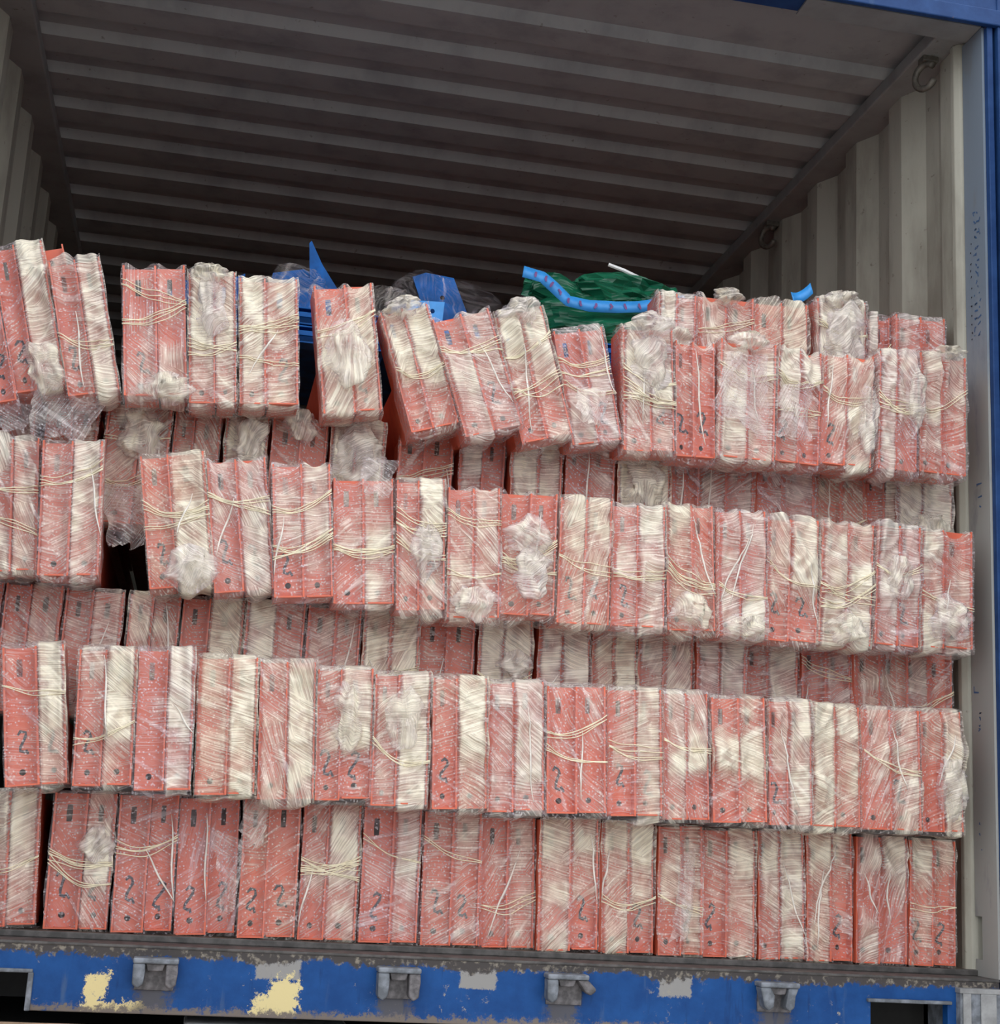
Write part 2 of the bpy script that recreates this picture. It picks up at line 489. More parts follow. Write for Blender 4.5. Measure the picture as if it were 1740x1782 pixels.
# cam keepers on the sill
KEEP = [(0.613, 'cam keeper with two lugs, leftmost on the blue sill', 0), (1.071, 'rusty hollow cam keeper on the blue sill, second from left', 1),
        (1.404, 'cam keeper with its right lug bent sideways, third from left', 2), (1.843, 'funnel shaped cam keeper nearest the right sill pocket', 3)]
for kx, lab, kv in KEEP:
    t = empty('cam_keeper', (kx, -0.004, -0.046))
    MB().box(-0.042, 0.042, -0.040, 0.0, 0.016, 0.026).build('top_plate', 'casting', t, bevel=0.003)
    MB().box(-0.036, 0.036, -0.006, 0.0, -0.034, 0.016).build('back_plate', 'keeper', t, bevel=0.001)
    for s in (-1, 1):
        bend = 0.016 if (kv == 2 and s == 1) else (-0.008 if kv == 3 else 0.0)
        lo = -0.022 if kv != 1 else -0.028
        if kv == 2 and s == 1: lo = -0.006
        xo = s * 0.030
        pts_ = [(xo - 0.011, 0.016), (xo + 0.011, 0.016), (xo + 0.012 + bend * s, 0.0), (xo + 0.010 + bend * s, lo), (xo + bend * s, lo - 0.007), (xo - 0.010 + bend * s, lo)]
        MB().prism(pts_, -0.036, -0.004, axis='y').build('lug', 'casting' if (s < 0 or kv == 3) else 'keeper', t, bevel=0.003)
    MB().prism([(-0.018, 0.016), (0.018, 0.016), (0.014, 0.002), (-0.014, 0.002)], -0.030, -0.006, axis='y').build('cam_rest', 'keeper', t, bevel=0.002)
    tag(t, lab, 'cam keeper', 'cam keepers along the door sill')

# what the container stands on, and the yard
t = MB().box(0.10, 0.66, -0.12, -0.04, -0.21, -0.140).build('timber_bearer', 'wood', bevel=0.004)
tag(t, 'pale timber bearer under the left end of the sill', 'timber')
t = MB().box(0.675, 0.99, -0.09, 0.14, -0.160, -0.138).build('deck_plate', 'greyplate', bevel=0.006)
tag(t, 'grey steel plate on the trailer deck below the sill', 'steel plate')
t = empty('trailer_deck', (1.2, 3.0, -1.30))
for i, xx in enumerate((0.35, 2.0)):
    MB().box(xx - 1.2 - 0.09, xx - 1.2 + 0.09, -3.05, 3.2, 0.72, 1.02).build('chassis_rail', 'dark', t)
for i in range(4):
    MB().box(-1.0, 1.0, -2.9 + 1.8 * i, -2.75 + 1.8 * i, 1.02, 1.12).build('cross_beam', 'dark', t)
for i in range(3):
    for s in (-1, 1):
        ring = [(-0.5, 0)]
        pr = [(1.6 + 0.9 * (i - 1) + 0.5 * math.cos(a), 0.5 + 0.5 * math.sin(a)) for a in [2 * math.pi * q / 28 for q in range(28)]]
        MB().prism(pr, s * 0.95 - 0.13, s * 0.95 + 0.13, axis='x').build('wheel', 'dark', t, bevel=0.03)
MB().box(-1.25, 1.04, -2.85, 3.2, 1.10, 1.125).build('deck', 'dark', t)
tag(t, 'dark trailer chassis carrying the container', 'trailer')
struct(MB().box(-60, 60, -60, 60, -1.40, -1.30).build('ground', 'ground'), 'pale concrete yard')

# two unseen door leaves, added and swung out to shade the side walls
for nm, s, hx, lab in (('added_door_1', 1, 2.468, 'unseen blue right-hand door leaf, added swung outwards for shade'), ('added_door_2', -1, -0.13, 'unseen blue left-hand door leaf, added swung outwards for shade')):
    door = empty(nm, (hx, -0.05, 0.0), (0, 0, s * math.radians(8)))
    struct(door, lab)
    def sb(x0, x1, *r):
        return MB().box(min(s * x0, s * x1), max(s * x0, s * x1), *r)
    sb(0.0, 0.05, -1.16, 0.0, 0.01, 2.22).build('door_panel', 'blue', door, bevel=0.004)
    for i in range(4):
        sb(-0.006, 0.0, -1.14 + 0.29 * i, -0.98 + 0.29 * i, 0.06, 2.18).build('panel_rib', 'blue', door, bevel=0.004)
    for z in (0.25, 0.8, 1.4, 1.98):
        MB().tube([(s * 0.01, -0.002, z - 0.05), (s * 0.01, -0.002, z + 0.05)], 0.014, 10).build('hinge', 'blue', door)

# ================================================================== the cargo
ROWS = {
  'G': (0.13, [
    (0.314, 0.015, 0.125, 0.261, -3.7, '887835', 't1'),
    (0.45, 0.015, 0.122, 0.264, -1.2, '253904', 't2l'),
    (0.576, 0.017, 0.117, 0.267, -1.8, '223232', 'cr'),
    (0.698, 0.02, 0.12, 0.269, -2.6, '011212', 'b'),
    (0.818, 0.018, 0.115, 0.274, -1.5, '413222', 'b'),
    (0.939, 0.019, 0.118, 0.27, -1.1, '486836', 't2'),
    (1.062, 0.019, 0.12, 0.271, -1.1, '274825', 'l'),
    (1.188, 0.02, 0.121, 0.269, -1.2, '363434', 'b'),
    (1.311, 0.023, 0.113, 0.265, -1.9, '354635', ''),
    (1.434, 0.021, 0.129, 0.267, -1.7, '886562', 'r'),
    (1.564, 0.021, 0.114, 0.268, -1.7, '895763', 't1r'),
    (1.675, 0.023, 0.098, 0.266, -1.4, '656726', ''),
    (1.785, 0.025, 0.119, 0.264, -0.8, '683616', 'l'),
    (1.905, 0.021, 0.105, 0.269, -1.4, '997757', ''),
    (2.014, 0.022, 0.106, 0.27, -0.7, '875362', 'c'),
    (2.129, 0.025, 0.12, 0.268, 0.2, '785363', 'c'),
    (2.245, 0.027, 0.109, 0.267, 0.5, '764343', 'r'),
  ]),
  'F': (0.0, [
    (0.359, 0.282, 0.116, 0.272, -7.9, '291927', 'l'),
    (0.479, 0.287, 0.111, 0.267, -3.1, '693925', 'l'),
    (0.592, 0.285, 0.109, 0.276, -3.5, '193916', ''),
    (0.71, 0.284, 0.116, 0.272, -3.3, '675957', ''),
    (0.828, 0.283, 0.112, 0.275, -3.5, '585958', ''),
    (0.94, 0.287, 0.113, 0.264, -2.9, '386832', 'b'),
    (1.05, 0.282, 0.114, 0.266, -1.7, '696958', ''),
    (1.17, 0.283, 0.112, 0.266, -3.1, '593926', 'l'),
    (1.287, 0.284, 0.119, 0.266, -2.8, '584857', ''),
    (1.411, 0.288, 0.126, 0.263, -2.4, '232313', 't2l'),
    (1.536, 0.29, 0.114, 0.264, -2.3, '576726', 't1b'),
    (1.644, 0.289, 0.096, 0.265, -2.4, '577863', 't1'),
    (1.757, 0.289, 0.119, 0.263, -2.3, '359915', ''),
    (1.867, 0.29, 0.095, 0.263, -1.4, '786837', ''),
    (1.973, 0.293, 0.112, 0.258, -0.9, '988685', ''),
    (2.097, 0.293, 0.13, 0.259, -1.1, '556646', ''),
    (2.213, 0.295, 0.096, 0.261, -1.1, '563928', ''),
  ]),
  'E': (0.15, [
    (0.191, 0.423, 0.089, 0.265, 0.0, '444444', ''),
    (0.298, 0.425, 0.113, 0.265, 0.0, '464646', ''),
    (0.417, 0.426, 0.117, 0.265, 0.0, '565656', ''),
    (0.538, 0.426, 0.104, 0.265, 0.0, '767676', ''),
    (0.657, 0.428, 0.127, 0.265, 0.0, '282828', ''),
    (0.785, 0.429, 0.122, 0.265, 0.0, '868686', ''),
    (0.907, 0.429, 0.113, 0.265, 0.0, '565656', ''),
    (1.029, 0.43, 0.121, 0.265, 0.0, '888888', ''),
    (1.151, 0.431, 0.116, 0.265, 0.0, '323232', ''),
    (1.277, 0.432, 0.117, 0.265, 0.0, '999999', ''),
    (1.407, 0.433, 0.116, 0.265, 0.0, '888888', ''),
    (1.52, 0.433, 0.101, 0.265, 0.0, '696969', ''),
    (1.637, 0.435, 0.127, 0.265, 0.0, '676767', ''),
    (1.76, 0.435, 0.114, 0.265, 0.0, '686868', ''),
    (1.884, 0.437, 0.127, 0.265, 0.0, '585858', ''),
    (2.01, 0.437, 0.117, 0.265, 0.0, '353535', ''),
    (2.137, 0.439, 0.13, 0.265, 0.0, '555555', ''),
    (2.263, 0.439, 0.117, 0.265, 0.0, '636363', ''),
  ]),
  'D': (0.0, [
    (0.259, 0.684, 0.109, 0.272, -5.5, '665676', 't2'),
    (0.373, 0.682, 0.117, 0.277, -4.2, '374846', 't1'),
    (0.591, 0.682, 0.128, 0.277, -9.8, '365739', 't2'),
    (0.713, 0.683, 0.12, 0.278, -8.7, '565847', 't2'),
    (0.83, 0.679, 0.119, 0.28, -5.8, '476734', 't2l'),
    (0.952, 0.678, 0.125, 0.267, -4.4, '355735', 't2'),
    (1.066, 0.672, 0.101, 0.277, -3.5, '484845', 't2'),
    (1.175, 0.666, 0.111, 0.279, -2.6, '466675', 't1'),
    (1.288, 0.682, 0.118, 0.266, -0.8, '125644', 't2'),
    (1.407, 0.673, 0.114, 0.273, -0.4, '676655', 't1'),
    (1.526, 0.677, 0.113, 0.266, -1.3, '586857', 't1'),
    (1.642, 0.678, 0.107, 0.276, -2.7, '734455', 't2'),
    (1.753, 0.674, 0.107, 0.278, -1.3, '666588', 'c'),
    (1.865, 0.673, 0.12, 0.275, 0.7, '678833', 'b'),
    (1.985, 0.677, 0.122, 0.274, 1.9, '767778', 't2'),
    (2.101, 0.682, 0.103, 0.273, 1.9, '768664', 't1'),
    (2.222, 0.686, 0.126, 0.27, 0.7, '746686', 't1'),
  ]),
  'C': (0.15, [
    (0.198, 0.819, 0.122, 0.265, 0.0, '666666', ''),
    (0.33, 0.821, 0.108, 0.265, 0.0, '555555', ''),
    (0.466, 0.826, 0.134, 0.265, 0.0, '565656', 't2'),
    (0.587, 0.828, 0.098, 0.265, 0.0, '464646', ''),
    (0.691, 0.83, 0.091, 0.265, 0.0, '888888', ''),
    (0.803, 0.834, 0.12, 0.265, 0.0, '434343', ''),
    (0.927, 0.837, 0.118, 0.265, 0.0, '888888', ''),
    (1.079, 0.841, 0.121, 0.265, 0.0, '222222', ''),
    (1.205, 0.844, 0.103, 0.265, 0.0, '737373', ''),
    (1.323, 0.847, 0.117, 0.265, 0.0, '878787', ''),
    (1.445, 0.85, 0.113, 0.265, 0.0, '444444', ''),
    (1.569, 0.854, 0.121, 0.265, 0.0, '888888', ''),
    (1.668, 0.854, 0.061, 0.265, 0.0, '323232', ''),
    (1.769, 0.859, 0.135, 0.265, 0.0, '666666', ''),
    (1.91, 0.863, 0.14, 0.265, 0.0, '565656', ''),
    (2.045, 0.866, 0.121, 0.265, 0.0, '555555', ''),
    (2.148, 0.867, 0.075, 0.265, 0.0, '373737', ''),
    (2.26, 0.872, 0.142, 0.265, 0.0, '898989', ''),
  ]),
  'B': (0.0, [
    (0.188, 1.007, 0.106, 0.285, -16.6, '112211', 'b'),
    (0.279, 1.052, 0.1, 0.316, -15.4, '181817', 'l'),
    (0.382, 1.055, 0.103, 0.291, -14.3, '483747', 'l'),
    (0.501, 1.065, 0.127, 0.284, -6.6, '343358', 't1l'),
    (0.615, 1.062, 0.097, 0.285, -5.7, '878856', 't2'),
    (0.728, 1.075, 0.122, 0.279, -5.2, '878676', 't2'),
    (0.901, 1.077, 0.125, 0.286, -8.8, '468876', 't1'),
    (1.074, 1.061, 0.106, 0.274, -18.4, '788934', 't1'),
    (1.197, 1.065, 0.128, 0.27, -19.4, '568664', 't2'),
    (1.315, 1.061, 0.109, 0.293, -16.6, '987735', 't2'),
    (1.425, 1.068, 0.112, 0.262, -12.3, '365676', 't2'),
    (1.54, 1.06, 0.116, 0.287, -2.7, '967865', 't2'),
    (1.644, 1.058, 0.091, 0.268, -1.8, '344200', 'b'),
    (1.754, 1.063, 0.131, 0.274, 0.4, '667676', 't1'),
    (1.876, 1.069, 0.103, 0.267, 1.3, '997453', 't2'),
    (1.991, 1.074, 0.119, 0.265, 1.7, '565837', ''),
    (2.105, 1.073, 0.093, 0.279, 1.1, '877764', 't2'),
    (2.216, 1.077, 0.114, 0.285, 0.9, '767654', 't1'),
  ]),
  'A': (0.16, [
    (1.643, 1.217, 0.092, 0.28, 0.0, '969696', 't2'),
    (1.763, 1.227, 0.136, 0.28, 0.0, '656565', 't1'),
    (1.899, 1.227, 0.13, 0.28, 0.0, '575757', ''),
    (2.048, 1.25, 0.125, 0.28, 0.0, '989898', 't1'),
    (2.144, 1.226, 0.062, 0.28, 0.0, '838383', ''),
    (2.244, 1.23, 0.129, 0.28, 0.0, '646464', ''),
  ]),
}

ROW_TEXT = {'G': 'bottom row', 'F': 'second row from the floor', 'E': 'third row, set back', 'D': 'fourth row from the floor',
            'C': 'fifth row, set back', 'B': 'sixth row from the floor', 'A': 'topmost row, set back'}
ORD = 'first second third fourth fifth sixth seventh eighth ninth tenth'.split()

def film_front(W, H, ridges, dg, seed, lump):
    """depth of the film over the beam ends at (x, z), and how much film lies there"""
    def dens(x, z):
        fz = min(max(z / H, 0), 1)
        cols = []
        for c in (0, 1):
            b_, m_, t_ = dg[4 + c], dg[2 + c], dg[c]
            e = 0.13
            s1 = min(max((fz - 0.36 + e) / (2 * e), 0), 1); s1 = s1 * s1 * (3 - 2 * s1)
            s2 = min(max((fz - 0.68 + e) / (2 * e), 0), 1); s2 = s2 * s2 * (3 - 2 * s2)
            cols.append(b_ + (m_ - b_) * s1 + (t_ - m_) * s2)
        k = min(max((x - ridges[1]) / 0.012 + 0.5, 0), 1)
        d = cols[0] + (cols[1] - cols[0]) * k
        d += 0.22 * noise.noise((x * 22 + seed, z * 14, seed * 1.7))
        for rx in ridges:
            d -= 0.75 * math.exp(-((x - rx) / 0.0034) ** 2)
        return min(max(d, 0.0), 1.0)
    tl, tr = 0.16 * math.sin(seed * 5.1), 0.16 * math.sin(seed * 8.3)
    def fy(x, z):
        rid = max(math.exp(-((x - rx) / 0.012) ** 2) for rx in ridges)
        d = dens(x, z)
        y = -0.0075 - 0.0165 * rid - 0.010 * d * (1 - rid)
        n1 = noise.noise((x * 16 + seed, z * 11, seed))
        n2 = noise.noise((x * 45 + seed, z * 60, seed + 5))
        n3 = noise.noise((x * 24 + z * 9 + seed, z * 17 - x * 8, seed + 11))
        n4 = noise.noise((x * 30 - z * 16 + seed, z * 24 + x * 12, seed + 21))
        y -= (0.0075 * (1 - abs(n3)) ** 5 + 0.004 * (1 - abs(n4)) ** 6) * (0.25 + d)
        y += (tl if x < ridges[1] else tr) * (x - ridges[1]) * (1 - rid)
        y -= lump * max(0.0, n1 + 0.2) * d * 0.040
        y -= 0.0035 * n2 * d
        e = min(z, H - z) / 0.03
        if e < 1:
            y += 0.006 * (1 - e) ** 2
        return y, d
    return fy

def film_attrs(me, dens, tint, flat, a1, a2, off):
    dens = [min(1.0, max(0.0, q + 0.30 * noise.noise((x * 24 + off, z * 24, off * 0.3)) + 0.18 * noise.noise((x * 55 + off, z * 55, 2.0)))) for q, (x, z) in zip(dens, flat)]
    at = me.attributes.new('dens', 'FLOAT', 'POINT'); at.data.foreach_set('value', dens)
    at = me.attributes.new('patch', 'FLOAT', 'POINT'); at.data.foreach_set('value', [0.42 + noise.noise((x * 13 + off, z * 13, off)) for x, z in flat])
    at = me.attributes.new('tint', 'FLOAT', 'POINT'); at.data.foreach_set('value', [tint] * len(dens))
    li = [0] * len(me.loops); me.loops.foreach_get('vertex_index', li)
    for nm, ang in (('strand', a1), ('cross', a2), ('flat', 0.0)):
        uv = me.uv_layers.new(name=nm)
        ca, sa = math.cos(ang), math.sin(ang)
        dat = []
        for i in li:
            x, z = flat[i]
            wz = 0 if nm == 'flat' else 0.0055 * noise.noise((x * 15 + off, z * 12, ang + off)) + 0.0012 * noise.noise((x * 50 + off, z * 40, ang))
            dat += [x * ca + z * sa + off, -x * sa + z * ca + wz + off * 0.37]
        uv.data.foreach_set('uv', dat)

def film_shell(W, H, fy, seed, depth, tint, a1, a2, sag=0.0, dip=0.0, ridges=(0,), lean_film=False):
    """film wrapped round the end: front, both sides, bottom and top"""
    nx, nz, ns = 24, 40, 3
    S = [('l', i) for i in range(ns, 0, -1)] + [('f', i) for i in range(nx + 1)] + [('r', i) for i in range(1, ns + 1)]
    T = [('b', i) for i in range(ns, 0, -1)] + [('f', i) for i in range(nz + 1)] + [('t', i) for i in range(1, ns + 1)]
    v, d, flat = [], [], []
    hw = W / 2
    for tk, ti in T:
        z = H * ti / nz if tk == 'f' else (0.0 if tk == 'b' else H)
        dt = 0 if tk == 'f' else depth * ti / ns
        for sk, si in S:
            x = -hw + W * si / nx if sk == 'f' else (-hw if sk == 'l' else hw)
            ds = 0 if sk == 'f' else depth * si / ns
            y, dd = fy(x, z)
            w = noise.noise((x * 30 + seed, z * 24 + ds * 40, seed + 9 + dt * 30))
            zz = z + (0.004 * w - 0.004 if tk != 't' else 0.004 * w + 0.006) * (1 if tk != 'f' else 0)
            if tk == 'f' and ti == 0: zz -= 0.002
            side = abs(x) / hw
            xx = x + (0.002 * w if sk != 'f' else 0)
            xx += math.copysign(1, x) * side ** 6 * 0.0035 * (noise.noise((z * 26, seed + x * 9, 3.0)) + 0.15)
            bulge = sag * max(0.0, 1 - z / 0.045) * (0.35 + 0.65 * math.cos(min(1.0, side) * 1.3)) * (0.6 + 0.8 * noise.noise((x * 28 + seed, seed, 1.0)))
            bulge = max(0.0, bulge)
            up = max(0.0, (z - (H - 0.06)) / 0.06)
            if up > 0:
                near = max(math.exp(-((x - rx) / 0.011) ** 2) for rx in ridges)
                bulge += up * up * dip * (1 - near) * (0.7 + 0.9 * noise.noise((x * 30 + seed, 4.0, seed)))
            v.append((xx, y + max(ds, dt) + (0.003 if max(ds, dt) > 0 else 0), zz - bulge))
            d.append(dd * (0.35 if sk != 'f' else (0.75 if tk != 'f' else 1.0)))
            flat.append((x + (ds if sk == 'r' else -ds), z - (dt if tk == 'b' else -dt)))
    n = len(S)
    fs = []
    for j in range(len(T) - 1):
        for i in range(n - 1):
            tc = T[j][0] != 'f' or T[j + 1][0] != 'f'
            sc = S[i][0] != 'f' or S[i + 1][0] != 'f'
            if tc and sc: continue
            if lean_film and (sc or T[j][0] == 't' or T[j + 1][0] == 't'): continue
            fs.append((j * n + i, j * n + i + 1, (j + 1) * n + i + 1, (j + 1) * n + i))
    me = mesh('stretch_film', v, fs, True)
    film_attrs(me, d, tint, flat, a1, a2, seed)
    return me

def lump_mesh(rx, ry, rz, seed, dens=0.9, pinch=0.0, tint=0.4, name='film_bunch', fade=True):
    """a gathered wad of film: irregular, pleated, thinning out towards its rim"""
    nu, nv = 36, 22
    v, d, flat, f = [], [], [], []
    so = Vector((seed, seed * 0.7, -seed))
    for j in range(nv + 1):
        ph = math.pi * j / nv
        for i in range(nu):
            th = 2 * math.pi * i / nu
            p = Vector((math.sin(ph) * math.cos(th), math.sin(ph) * math.sin(th), math.cos(ph)))
            k = 1 + 0.55 * noise.noise(p * 1.5 + so) + 0.22 * noise.noise(p * 4 + so)
            ky = 1 + 0.5 * noise.noise(Vector((p.x * 7, p.y * 2, p.z * 1.5)) + so) + 0.25 * noise.noise(p * 9 + so)
            if pinch:
                k *= 1 - pinch * math.exp(-((p.z - 0.05) / 0.25) ** 2)
            v.append((p.x * rx * k, p.y * ry * k * ky, p.z * rz * (1 + 0.45 * noise.noise(p * 1.4 + so * 1.3))))
            dd = dens + 0.35 * noise.noise(p * 2.5 + so)
            if fade:
                dd *= min(1, max(0.0, -p.y * 1.6 + 0.15))
            d.append(min(1, max(0.0, dd)))
            flat.append((p.x * rx, p.z * rz))
    for j in range(nv):
        for i in range(nu):
            if fade and v[j * nu + i][1] > 0.3 * ry: continue
            a, b = j * nu + i, j * nu + (i + 1) % nu
            f.append((a, b, b + nu, a + nu))
    me = mesh(name, v, f, True)
    film_attrs(me, d, tint, flat, 0.5 * math.sin(seed * 3), 1.2 + 0.5 * math.sin(seed), seed)
    return me

def flap_mesh(corners, seed, dens, tint=0.15, amp=0.014, nu=18, nv=18, name='loose_flap'):
    """a loose sheet of bubble wrap between four world points (top left, top right, bottom right, bottom left), wavy and ragged"""
    tl, tr, br, bl = [Vector(c) for c in corners]
    v, d, flat, f = [], [], [], []
    for j in range(nv + 1):
        b = j / nv
        for i in range(nu + 1):
            a = i / nu
            p = (tl * (1 - a) + tr * a) * (1 - b) + (bl * (1 - a) + br * a) * b
            fold = noise.noise((a * 3 + seed, b * 1.6, seed)) * amp + noise.noise((a * 9, b * 5 + seed, seed)) * amp * 0.35
            rag = 0.012 * noise.noise((a * 5 + seed, b * 5, 2.0)) if (i in (0, nu) or j == nv) else 0
            p = p + Vector((rag, -amp * 1.2 * math.sin(math.pi * a) * (0.3 + 0.7 * b) - fold, rag))
            v.append(p); flat.append((p.x, p.z))
            d.append(min(1, max(0, dens + 0.3 * noise.noise((a * 4 + seed, b * 4, 7.0)))))
    for j in range(nv):
        for i in range(nu):
            q = j * (nu + 1) + i
            f.append((q, q + 1, q + nu + 2, q + nu + 1))
    return v, f, d, flat, tint, seed, name

# the steel end plate of a rack beam: a flat face with a bolt hole and a slot, and a flange standing forward along one edge
PW, PH = 0.056, 0.265
def plate_mesh(both=False):
    bm = bmesh.new()
    loops = [[(0, 0), (PW, 0), (PW, PH), (0, PH)]]
    loops.append([(PW * 0.48 + 0.0058 * math.cos(a), 0.026 + 0.0062 * math.sin(a)) for a in [2 * math.pi * i / 10 for i in range(10)]])
    loops.append([(PW * 0.45 + dx, 0.226 + dz) for dx, dz in ((-0.0045, -0.017), (0.0045, -0.017), (0.0052, 0), (0.0045, 0.017), (-0.0045, 0.017), (-0.0052, 0))])
    ed = []
    for l in loops:
        vs_ = [bm.verts.new((a, 0, b)) for a, b in l]
        ed += [bm.edges.new((vs_[i], vs_[(i + 1) % len(vs_)])) for i in range(len(vs_))]
    bmesh.ops.triangle_fill(bm, edges=ed, use_beauty=True)
    geo = bmesh.ops.extrude_face_region(bm, geom=list(bm.faces))
    bmesh.ops.translate(bm, verts=[q for q in geo['geom'] if isinstance(q, bmesh.types.BMVert)], vec=(0, 0.004, 0))
    for xs in (((0, 0.0034), (PW - 0.0034, PW)) if both else ((PW - 0.0034, PW),)):
        b = [bm.verts.new((x, y, z)) for z in (0, PH) for x, y in ((xs[0], -0.0235), (xs[1], -0.0235), (xs[1], -0.0001), (xs[0], -0.0001))]
        for q in ((0, 3, 2, 1), (4, 5, 6, 7), (0, 1, 5, 4), (1, 2, 6, 5), (2, 3, 7, 6), (3, 0, 4, 7)):
            bm.faces.new([b[i] for i in q])
    # turned-in lip along the foot and a web back along the outer edge
    for (x0, x1, y0, y1, z0, z1) in ((0.0036, PW - 0.0036, -0.021, -0.0001, 0.0, 0.003), (0.004, PW - 0.004, 0.0041, 0.07, 0.0, 0.003), (PW - 0.003, PW, 0.0041, 0.07, 0.0, PH)) + (((0.0, 0.003, 0.0041, 0.07, 0.0, PH),) if both else ()):
        b = [bm.verts.new((x, y, z)) for z in (z0, z1) for x, y in ((x0, y0), (x1, y0), (x1, y1), (x0, y1))]
        for q in ((0, 3, 2, 1), (4, 5, 6, 7), (0, 1, 5, 4), (1, 2, 6, 5), (2, 3, 7, 6), (3, 0, 4, 7)):
            bm.faces.new([b[i] for i in q])
    bmesh.ops.recalc_face_normals(bm, faces=bm.faces)
    me = bpy.data.meshes.new('end_plate'); bm.to_mesh(me); bm.free()
    me.materials.append(MAT['orange'])
    return me
PLATE_R, PLATE_L = plate_mesh(False), plate_mesh(True)

def beam_mesh(z0, z1):
    L = 2.2
    v, f = [], []
    x0, x1 = 0.005, PW - 0.005
    for y in (0.0041, L):
        v += [(x0, y, z0), (x1, y, z0), (x1, y, z1), (x0, y, z1)]
    for i in range(4):
        j = (i + 1) % 4
        f.append((i, j, 4 + j, 4 + i))
    me = mesh('beam', v, f); me.materials.append(MAT['orange'])
    return me
BEAM_LOW, BEAM_HIGH, BEAM_FULL = beam_mesh(0.012, 0.125), beam_mesh(0.155, 0.215), beam_mesh(0.012, 0.25)

TWO = [(-0.0075, 0.013), (-0.003, 0.0185), (0.004, 0.0165), (0.0055, 0.010), (0.001, 0.003), (-0.005, -0.004), (-0.0055, -0.010), (0.0, -0.0125), (0.004, -0.010), (0.0085, -0.0165)]
MARKS = []
for kk in range(4):
    rr = random.Random(20 + kk)
    q = [(a * rr.uniform(0.8, 1.2) + rr.uniform(-1, 1) * 0.0012, b * 1.1 + rr.uniform(-1, 1) * 0.0012) for a, b in TWO]
    me = stroke_mesh([q], 0.0022, 'marker_stroke'); me.materials.append(MAT['ink'])
    MARKS.append(me)

BUNDLES = {}
def describe(dg, ex):
    L, Rr = (dg[0] + dg[2] + dg[4]) / 3, (dg[1] + dg[3] + dg[5]) / 3
    top, bot = (dg[0] + dg[1]) / 2, (dg[4] + dg[5]) / 2
    av = (L + Rr) / 2
    if av >= 0.78: s = 'bundle thick with white film'
    elif av <= 0.32: s = 'nearly bare orange bundle'
    elif Rr - L >= 0.26: s = 'orange bundle, film heavier on its right'
    elif L - Rr >= 0.2: s = 'orange bundle, film heavier on its left'
    elif top - bot >= 0.22: s = 'film-topped bundle with barer orange foot'
    elif bot - top >= 0.18: s = 'orange bundle with film bunched at its foot'
    else: s = 'streaky film-wrapped orange bundle'
    return s

